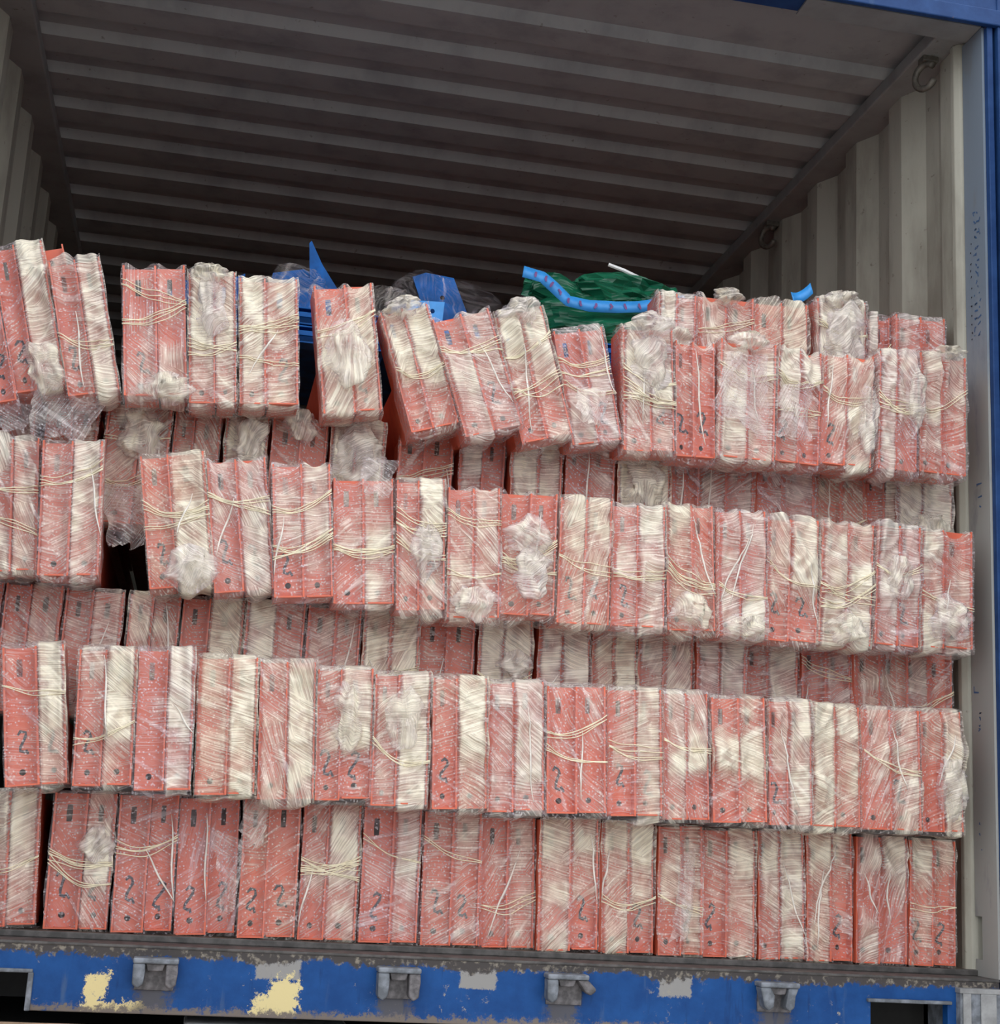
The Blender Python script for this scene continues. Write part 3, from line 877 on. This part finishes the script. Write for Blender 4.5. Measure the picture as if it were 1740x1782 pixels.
def make_bundle(row, idx, n, Y, spec):
    X, Z, W, H, lean, ds, ex = spec
    rg = random.Random(hash((ord(row) * 131 + idx * 17)))
    W = W * 0.998
    xmax = 2.318 if row in 'ECA' else 2.322
    if X + W / 2 > xmax:
        X = xmax - W / 2
    dg = [int(c) / 9.0 for c in ds]
    y0 = Y + rg.uniform(-0.012, 0.012)
    if row == 'G': Z, H = 0.0135, H + 0.004
    t = empty('beam_bundle', (X, y0, Z), (0, math.radians(lean), 0))
    M = Matrix.Translation((X, y0, Z)) @ Matrix.Rotation(math.radians(lean), 4, 'Y')
    split = rg.uniform(-0.06, 0.06) * W
    hw = W / 2
    lw, rw_ = split + hw - 0.0012, hw - split - 0.0012
    beam = BEAM_FULL if row in 'G' else (BEAM_HIGH if row in 'ECA' else BEAM_LOW)
    for side, (x0, ww) in enumerate(((-hw + 0.0012, lw - 0.0005), (split + 0.0005, rw_ - 0.0005))):
        pm = PLATE_L if (side == 0 and rg.random() < 0.8) else PLATE_R
        o = link('end_plate', pm, None, t, (x0, 0, 0.002 + (0.0 if side == 0 else rg.uniform(0, 0.004))))
        o.scale = (ww / PW, 1, (H - 0.008) / PH)
        b = link('beam', beam, None, t, (x0, 0.0, 0.002)); b.scale = (ww / PW, 1, (H - 0.008) / PH)
        hasmark = ('b' in ex) or (side == 0 and 'l' in ex) or (side == 1 and 'r' in ex) or rg.random() < 0.22
        if hasmark:
            mk = link('marker_stroke', rg.choice(MARKS), None, t, (x0 + ww * rg.uniform(0.42, 0.58), -0.0012, H * rg.uniform(0.24, 0.31)))
            mk.rotation_euler = (0, rg.uniform(-0.25, 0.25), 0)
            mk.scale = (1.1, 1, rg.uniform(1.15, 1.45))
    ridges = [-hw + 0.003, split - 0.0015, hw - 0.003]
    seed = rg.uniform(0, 90)
    fy = film_front(W, H, ridges, dg, seed, rg.uniform(0.4, 1.0))
    av = sum(dg) / 6
    a1 = rg.gauss(0.0, 0.3); a2 = a1 + rg.choice((-1, 1)) * rg.uniform(0.35, 1.0)
    tint = min(1, max(0, rg.gauss(0.5, 0.22)))
    me = film_shell(W + 0.002, H, fy, seed, 0.07, tint, a1, a2, rg.uniform(0.004, 0.02) if row in 'FDBA' else 0.0, rg.uniform(-0.012, 0.026) if row in 'DBA' else 0.0, ridges, row in 'ECG')
    link('stretch_film', me, 'film', t)
    # twine and film cords tied across the front
    nt = 0
    if 't' in ex: nt = int(ex[ex.index('t') + 1])
    nt += 1 if rg.random() < (0.5 if row in 'DB' else 0.3) else 0
    for q in range(nt):
        zc = H * rg.uniform(0.34, 0.78); sl_ = rg.uniform(-0.05, 0.05); sag = rg.uniform(0.0, 0.022)
        strands = rg.choice((2, 3, 3, 4))
        mb = MB()
        for st in range(strands):
            dz = (st - 1) * rg.uniform(0.002, 0.008); sl_ += rg.uniform(-0.012, 0.012); sag = max(0.0, sag + rg.uniform(-0.006, 0.006))
            path = []
            for i in range(13):
                a = i / 12
                x = -hw - 0.001 + (W + 0.002) * a
                z = zc + dz + sl_ * (a - 0.5) - sag * math.sin(math.pi * a) + 0.0015 * math.sin(a * 9 + st)
                z = min(max(z, 0.01), H - 0.01)
                path.append((x, fy(x, z)[0] - 0.0015, z))
            mb.tube(path, 0.0011, 5)
        mb.build('twine', 'twine', t, smooth=True)
    nc = (2 if 'c' in ex else 0) + (1 if rg.random() < 0.45 else 0)
    for q in range(nc):
        xa = rg.uniform(-0.8, 0.8) * hw; xb = min(max(xa + rg.uniform(-1.2, 1.2) * hw, -hw), hw)
        za = H * rg.uniform(0.55, 0.95); zb = H * rg.uniform(0.03, 0.4)
        path = []
        for i in range(13):
            a = i / 12
            x = xa + (xb - xa) * a + 0.002 * math.sin(a * 7 + q); z = za + (zb - za) * a
            path.append((x, fy(x, z)[0] - 0.001, z))
        MB().tube(path, [0.0007 + 0.0016 * math.sin(math.pi * i / 12) for i in range(13)], 5).build('film_cord', 'cord', t, smooth=True)
    if idx < (n + 1) // 2:
        place = ('leftmost' if idx == 0 else ORD[idx] + ' from left')
    else:
        k_ = n - 1 - idx
        place = ('rightmost' if k_ == 0 else ORD[k_] + ' from right')
    tag(t, f'{describe(dg, ex)}, {place}, {ROW_TEXT[row]}', 'bundle', f'film wrapped orange beam bundles, {ROW_TEXT[row].replace(",", "")}')
    BUNDLES[row, idx] = (t, M, fy)
    return t

for row, (Y, specs) in ROWS.items():
    for i, sp in enumerate(specs):
        make_bundle(row, i, len(specs), Y, sp)

# a bare plate standing proud behind the third bundle of the sixth row
t, M, fy = BUNDLES['B', 2]
o = link('end_plate', PLATE_R, None, t, (-0.054, 0.03, 0.058)); o.scale = (0.9, 1, 1.03)
o.rotation_euler = (0, math.radians(-3), 0)

# wads of gathered film (row, index, local x / half width, local z / height, radii, seed, pinch)
for row, idx, fx, fz, rx, ry, rz, sd_, pinch in (
        ('B', 1, 0.25, 0.14, 0.038, 0.030, 0.055, 1.1, 0.35), ('B', 3, 0.35, 0.05, 0.05, 0.03, 0.032, 2.3, 0.0),
        ('D', 8, 0.0, 0.62, 0.046, 0.026, 0.040, 3.7, 0.0), ('D', 8, 0.15, 0.34, 0.040, 0.026, 0.055, 4.2, 0.25),
        ('D', 16, 0.0, 0.24, 0.044, 0.028, 0.050, 5.9, 0.0), ('D', 15, 0.0, 0.55, 0.032, 0.024, 0.050, 6.4, 0.3),
        ('D', 12, 0.05, 0.07, 0.046, 0.030, 0.030, 7.7, 0.0), ('D', 11, 0.0, 0.14, 0.042, 0.028, 0.040, 8.1, 0.0),
        ('D', 14, 0.0, 0.12, 0.046, 0.028, 0.036, 8.8, 0.0), ('D', 7, -0.1, 0.10, 0.044, 0.026, 0.036, 9.4, 0.0),
        ('D', 2, 0.3, 0.12, 0.048, 0.028, 0.045, 9.9, 0.0), ('D', 6, 0.2, 0.45, 0.030, 0.024, 0.060, 10.3, 0.0),
        ('C', 6, 0.0, 0.70, 0.054, 0.036, 0.068, 11.0, 0.0), ('C', 4, 0.2, 0.72, 0.040, 0.030, 0.06, 12.5, 0.3),
        ('C', 5, 0.0, 0.90, 0.034, 0.028, 0.035, 12.9, 0.0), ('C', 11, 0.0, 0.62, 0.046, 0.030, 0.070, 13.6, 0.0),
        ('C', 17, 0.1, 0.42, 0.048, 0.034, 0.040, 14.2, 0.0), ('C', 2, 0.1, 0.72, 0.05, 0.034, 0.06, 14.9, 0.3),
        ('A', 0, -0.2, 0.52, 0.050, 0.034, 0.052, 15.5, 0.3), ('A', 3, 0.0, 0.62, 0.05, 0.032, 0.085, 16.6, 0.2),
        ('B', 4, 0.0, 0.72, 0.036, 0.026, 0.065, 17.1, 0.3), ('B', 11, 0.0, 0.70, 0.044, 0.028, 0.070, 18.3, 0.0),
        ('B', 6, 0.0, 0.42, 0.044, 0.022, 0.070, 19.2, 0.0), ('F', 5, 0.1, 0.62, 0.030, 0.020, 0.070, 20.4, 0.3),
        ('F', 6, 0.05, 0.66, 0.040, 0.020, 0.055, 21.0, 0.0), ('F', 16, 0.45, 0.36, 0.034, 0.026, 0.065, 21.7, 0.0),
        ('G', 1, 0.45, 0.62, 0.030, 0.022, 0.036, 22.6, 0.0), ('E', 9, 0.35, 0.62, 0.034, 0.024, 0.03, 23.0, 0.0),
        ('B', 4, -0.2, 0.97, 0.036, 0.032, 0.020, 27.3, 0.0), ('B', 7, -0.1, 0.98, 0.040, 0.032, 0.022, 28.3, 0.0), ('B', 9, 0.1, 0.97, 0.042, 0.034, 0.030, 29.3, 0.0),
        ('B', 11, 0.0, 0.97, 0.042, 0.034, 0.026, 30.3, 0.0), ('A', 3, 0.0, 0.97, 0.046, 0.032, 0.026, 31.3, 0.0), ('A', 1, 0.0, 0.97, 0.034, 0.03, 0.022, 32.3, 0.0), ('B', 17, 0.0, 0.98, 0.04, 0.03, 0.016, 33.3, 0.0),
        ('B', 13, 0.0, 0.97, 0.045, 0.03, 0.022, 34.3, 0.0), ('B', 15, 0.75, 0.42, 0.024, 0.026, 0.085, 24.5, 0.3), ('B', 16, 0.8, 0.62, 0.022, 0.024, 0.07, 25.1, 0.0)):
    t, M, fy = BUNDLES[row, idx]
    W, H = ROWS[row][1][idx][2], ROWS[row][1][idx][3]
    x, z = fx * W / 2, fz * H
    o = link('film_bunch', lump_mesh(rx, ry, rz, sd_, 0.78, pinch, 0.35 + 0.3 * math.sin(sd_)), 'film', t, (x, fy(max(min(x, W / 2), -W / 2), z)[0] - ry * 0.15, z))

# loose hanging sheets of bubble wrap (row, index, four world corners, seed, film amount)
for row, idx, cor, sd_, dn in (
        ('B', 1, ((0.262, -0.02, 1.055), (0.405, 0.02, 1.065), (0.375, -0.02, 0.955), (0.268, -0.03, 0.955)), 1.5, 0.45),
        ('B', 13, ((1.70, -0.035, 1.30), (1.80, -0.035, 1.30), (1.80, -0.04, 1.10), (1.665, -0.06, 1.16)), 2.5, 0.5),
        ('B', 14, ((1.83, -0.035, 1.24), (1.90, -0.035, 1.25), (1.895, -0.035, 1.11), (1.825, -0.045, 1.12)), 3.5, 0.5),
        ('B', 10, ((1.36, -0.035, 1.18), (1.44, -0.035, 1.18), (1.42, -0.045, 1.09), (1.375, -0.05, 1.10)), 4.5, 0.75),
        ('C', 2, ((0.405, 0.09, 0.90), (0.525, 0.08, 0.90), (0.500, 0.04, 0.765), (0.440, 0.03, 0.760)), 5.5, 0.5),
        ('G', 4, ((0.745, 0.075, 0.29), (0.80, 0.08, 0.29), (0.80, 0.06, 0.195), (0.755, 0.055, 0.185)), 6.5, 0.6),
        ('G', 3, ((0.70, 0.09, 0.22), (0.76, 0.085, 0.20), (0.745, 0.085, 0.06), (0.725, 0.09, 0.06)), 7.5, 0.45),
        ('B', 0, ((0.16, -0.01, 1.03), (0.27, 0.0, 1.03), (0.26, -0.01, 0.965), (0.17, -0.01, 0.965)), 8.5, 0.4),
        ('G', 11, ((1.665, 0.09, 0.22), (1.71, 0.09, 0.24), (1.69, 0.085, 0.05), (1.655, 0.085, 0.05)), 9.5, 0.55),
        ('D', 5, ((0.925, -0.035, 0.98), (1.00, -0.03, 0.98), (0.985, -0.035, 0.90), (0.93, -0.035, 0.90)), 10.5, 0.5)):
    t, M, fy = BUNDLES[row, idx]
    v, f, d, flat, tint, sd2, nm = flap_mesh(cor, sd_, dn)
    Mi = M.inverted()
    me = mesh(nm, [Mi @ p for p in v], f, True)
    film_attrs(me, d, tint, flat, 1.1, -0.5, sd2)
    link(nm, me, 'bubble', t)

# ------------------------------------------------------------------ blue goods lying behind the top of the stack
def blue_beam(x0, x1, y, z, label):
    t = empty('blue_beam', ((x0 + x1) / 2, y, z))
    L = (x1 - x0) / 2
    MB().prism([(-0.02, 0.0), (0.03, 0.0), (0.03, 0.042), (-0.02, 0.042), (-0.02, 0.038), (0.025, 0.038), (0.025, 0.004), (-0.02, 0.004)], -L, L, axis='x').build('channel', 'bluesteel', t, bevel=0.001)
    MB().box(-L, L, -0.026, -0.0202, 0.016, 0.028).build('step_lip', 'bluesteel', t, bevel=0.001)
    tag(t, label, 'beam', 'blue beams lying crosswise behind the top row')
blue_beam(0.62, 1.56, 0.36, 1.335, 'lower blue beam lying crosswise behind the top bundles')
blue_beam(0.60, 1.56, 0.36, 1.380, 'upper blue beam lying crosswise behind the top bundles')

def fin(points, th, name, t, mat='bluesteel', holes=()):
    """a flat steel plate of given outline (x, z) with round holes, th thick"""
    bm = bmesh.new()
    loops = [points] + [[(hx + 0.006 * math.cos(a), hz + 0.006 * math.sin(a)) for a in [2 * math.pi * i / 10 for i in range(10)]] for hx, hz in holes]
    ed = []
    for l in loops:
        vv = [bm.verts.new((a, 0, b)) for a, b in l]
        ed += [bm.edges.new((vv[i], vv[(i + 1) % len(vv)])) for i in range(len(vv))]
    bmesh.ops.triangle_fill(bm, edges=ed, use_beauty=True)
    geo = bmesh.ops.extrude_face_region(bm, geom=list(bm.faces))
    bmesh.ops.translate(bm, verts=[q for q in geo['geom'] if isinstance(q, bmesh.types.BMVert)], vec=(0, th, 0))
    bmesh.ops.recalc_face_normals(bm, faces=bm.faces)
    me = bpy.data.meshes.new(name); bm.to_mesh(me); bm.free()
    return link(name, me, mat, t)

def film_lump(name, t, loc, r, seed, dens, mat='clear', tint=0.0):
    return link(name, lump_mesh(*r, seed, dens, 0.0, tint, name, False), mat, t, loc)

# wrapped plates with the tall pointed fin
t = empty('blue_plate_bundle', (0.80, 0.42, 1.424))
o = fin([(-0.075, 0.0), (0.095, 0.0), (0.085, 0.07), (0.035, 0.14), (0.005, 0.197), (0.0, 0.19), (0.008, 0.10), (-0.06, 0.10)], 0.004, 'plate', t); o.location = (0, 0, 0)
o = fin([(-0.09, 0.0), (0.06, 0.0), (0.05, 0.11), (-0.015, 0.125), (-0.085, 0.10)], 0.004, 'plate', t, holes=((0.02, 0.03),)); o.location = (-0.005, 0.025, 0.0); o.rotation_euler = (0.15, 0.1, 0)
o = fin([(-0.02, 0.0), (0.05, 0.0), (0.012, 0.08)], 0.004, 'plate', t); o.location = (0.075, -0.012, 0.0)
MB().box(-0.08, 0.08, 0.03, 0.75, -0.0, 0.05).build('channel', 'bluesteel', t, bevel=0.002)
film_lump('clear_film', t, (-0.02, 0.0, 0.065), (0.085, 0.035, 0.06), 31.0, 0.75)
tag(t, 'film wrapped blue steel plates with one tall pointed fin', 'plate bundle')
# plates with bolt holes, dark clear film trailing
t = empty('blue_plate_bundle', (1.10, 0.44, 1.424))
o = fin([(-0.06, 0.0), (0.105, 0.0), (0.098, 0.07), (0.06, 0.155), (-0.01, 0.160), (-0.042, 0.145), (-0.02, 0.09), (-0.07, 0.055)], 0.004, 'plate', t, holes=((0.035, 0.10), (0.07, 0.045), (0.025, 0.03)))
o = fin([(-0.10, 0.0), (0.05, 0.0), (0.05, 0.075), (0.0, 0.085), (-0.09, 0.05)], 0.004, 'plate', t, holes=((0.02, 0.04),)); o.location = (0, -0.03, 0)
o = fin([(-0.04, 0.0), (0.05, 0.0), (0.045, 0.075), (-0.035, 0.06)], 0.004, 'plate', t, 'tape', holes=((0.02, 0.045),)); o.location = (-0.02, -0.055, 0); o.rotation_euler = (0, 0.12, 0)
MB().box(-0.08, 0.08, 0.03, 0.75, -0.0, 0.05).build('channel', 'bluesteel', t, bevel=0.002)
film_lump('clear_film', t, (0.02, -0.01, 0.085), (0.115, 0.04, 0.075), 33.0, 0.35)
film_lump('clear_film', t, (-0.10, -0.04, 0.045), (0.065, 0.03, 0.05), 34.0, 0.75)
tag(t, 'blue steel plates with bolt holes under dark clear film', 'plate bundle')
# small fins over the fifth bundle
t = empty('blue_plate_bundle', (0.60, 0.40, 1.424))
o = fin([(-0.03, 0.0), (0.06, 0.0), (0.055, 0.085), (0.0, 0.055), (-0.025, 0.06)], 0.004, 'plate', t)
o = fin([(-0.12, 0.0), (-0.02, 0.0), (-0.04, 0.055), (-0.10, 0.06)], 0.004, 'plate', t); o.location = (0, 0.02, 0)
MB().box(-0.1, 0.03, 0.03, 0.75, -0.0, 0.04).build('channel', 'bluesteel', t, bevel=0.002)
film_lump('clear_film', t, (-0.03, 0.0, 0.05), (0.085, 0.03, 0.03), 36.0, 0.6)
tag(t, 'low blue plates and dark film, left of the pointed fin', 'plate bundle')

# green plastic bag with a light blue tape round its mouth
def green_bag():
    t = empty('plastic_bag', (1.565, 0.50, 1.425))
    nu, nv = 56, 26
    v, f = [], []
    for j in range(nv + 1):
        b = j / nv
        for i in range(nu):
            th = 2 * math.pi * i / nu
            # belly, then a mouth that flares out to both sides
            r = 0.55 + 0.45 * math.sin(math.pi * min(b * 1.25, 1)) if b < 0.75 else 0.87 - (b - 0.75) * 0.5
            wx = 0.17 + 0.11 * b
            wy = 0.11 - 0.05 * b
            pl = 1 + (0.05 + 0.08 * b) * noise.noise((math.cos(th) * 3, math.sin(th) * 3, b * 2 + 4)) + 0.025 * math.sin(th * 11 + b * 5)
            z = 0.005 + 0.20 * b + 0.022 * b * noise.noise((math.cos(th) * 2.2, math.sin(th) * 2.2, 9)) - 0.03 * b * math.exp(-((math.cos(th) + 0.25) / 0.3) ** 2)
            v.append((wx * r * pl * math.cos(th), wy * r * pl * math.sin(th), z))
    for j in range(nv):
        for i in range(nu):
            a, c = j * nu + i, j * nu + (i + 1) % nu
            f.append((a, c, c + nu, a + nu))
    f.append(tuple(range(nu))[::-1])
    v = [Vector(q) + Vector((0.010, 0.012, 0.008)) * noise.noise(Vector(q) * 26) + Vector((0.004, 0.006, 0.005)) * noise.noise(Vector(q) * 60) for q in v]
    me = mesh('bag', v, f, False)
    o = link('bag', me, 'green', t)
    mo = o.modifiers.new('thickness', 'SOLIDIFY'); mo.thickness = 0.0015
    # inner crumpled sheet in the mouth
    link('crumpled_top', lump_mesh(0.15, 0.06, 0.055, 41.0, name='crumpled_top', fade=False), 'green', t, (0.05, -0.01, 0.180)).data.polygons.foreach_set('use_smooth', [False] * (36 * 22))
    # tape along the front rim, loose at its left end
    path = [(-0.245, -0.13, 0.166), (-0.195, -0.125, 0.160), (-0.165, -0.12, 0.140), (-0.125, -0.115, 0.110), (-0.07, -0.11, 0.106), (0.0, -0.108, 0.112), (0.06, -0.105, 0.122), (0.11, -0.105, 0.135), (0.165, -0.10, 0.152), (0.185, -0.09, 0.162)]
    v, f = [], []
    fine = []
    for i in range(len(path) - 1):
        for k in range(5):
            fine.append(Vector(path[i]).lerp(Vector(path[i + 1]), k / 5))
    fine.append(Vector(path[-1]))
    for i, q in enumerate(fine):
        tn = (fine[min(i + 1, len(fine) - 1)] - fine[max(i - 1, 0)]).normalized()
        nn = Vector((-tn.z, 0, tn.x))
        wv = 0.0012 * math.sin(i * 0.5)
        v += [tuple(q + nn * 0.015 + Vector((0, wv, 0))), tuple(q - nn * 0.015 - Vector((0, wv, 0)))]
    for i in range(len(fine) - 1):
        f.append((2 * i, 2 * i + 1, 2 * i + 3, 2 * i + 2))
    o = link('tape', mesh('tape', v, f, True), 'tape', t)
    mo = o.modifiers.new('thickness', 'SOLIDIFY'); mo.thickness = 0.001
    lines = []
    rr = random.Random(5)
    for i in range(3, len(fine) - 2, 3):
        q = fine[i]
        lines.append([(q.x + rr.uniform(-0.004, 0.004), q.z - 0.007), (q.x + rr.uniform(-0.003, 0.003), q.z), (q.x + rr.uniform(-0.005, 0.005), q.z + 0.007)])
    me = stroke_mesh(lines, 0.0028, 'tape_print')
    for vv in me.vertices:
        j = min(range(len(fine)), key=lambda k: abs(fine[k].x - vv.co.x))
        vv.co.y = fine[j].y - 0.0035
    link('tape_print', me, 'tapered', o)
    MB().tube([(-0.01, -0.05, 0.246), (0.03, -0.05, 0.236), (0.07, -0.05, 0.222)], 0.005, 6).build('white_strip', 'straw', t)
    MB().tube([(0.065, -0.125, 0.03), (0.09, -0.125, 0.045)], 0.004, 6).build('white_strip', 'straw', t)
    tag(t, 'crumpled dark green plastic bag with light blue tape, on top', 'bag')
green_bag()

# scrap of light blue tape at the top right
pts = []
v, f = [], []
for i in range(9):
    a = i / 8
    x, z = -0.022 + 0.05 * a, 0.012 + 0.030 * a ** 2
    v += [(x, 0.01 * math.sin(3 * a), z - 0.011), (x - 0.006, 0.01 * math.sin(3 * a) + 0.004, z + 0.016)]
for i in range(8):
    f.append((2 * i, 2 * i + 2, 2 * i + 3, 2 * i + 1))
t = link('tape_scrap', mesh('tape_scrap', v, f, True), 'tape', None, (1.975, 0.20, 1.530))
mo = t.modifiers.new('thickness', 'SOLIDIFY'); mo.thickness = 0.001
tag(t, 'curled scrap of light blue tape above the topmost row', 'tape')
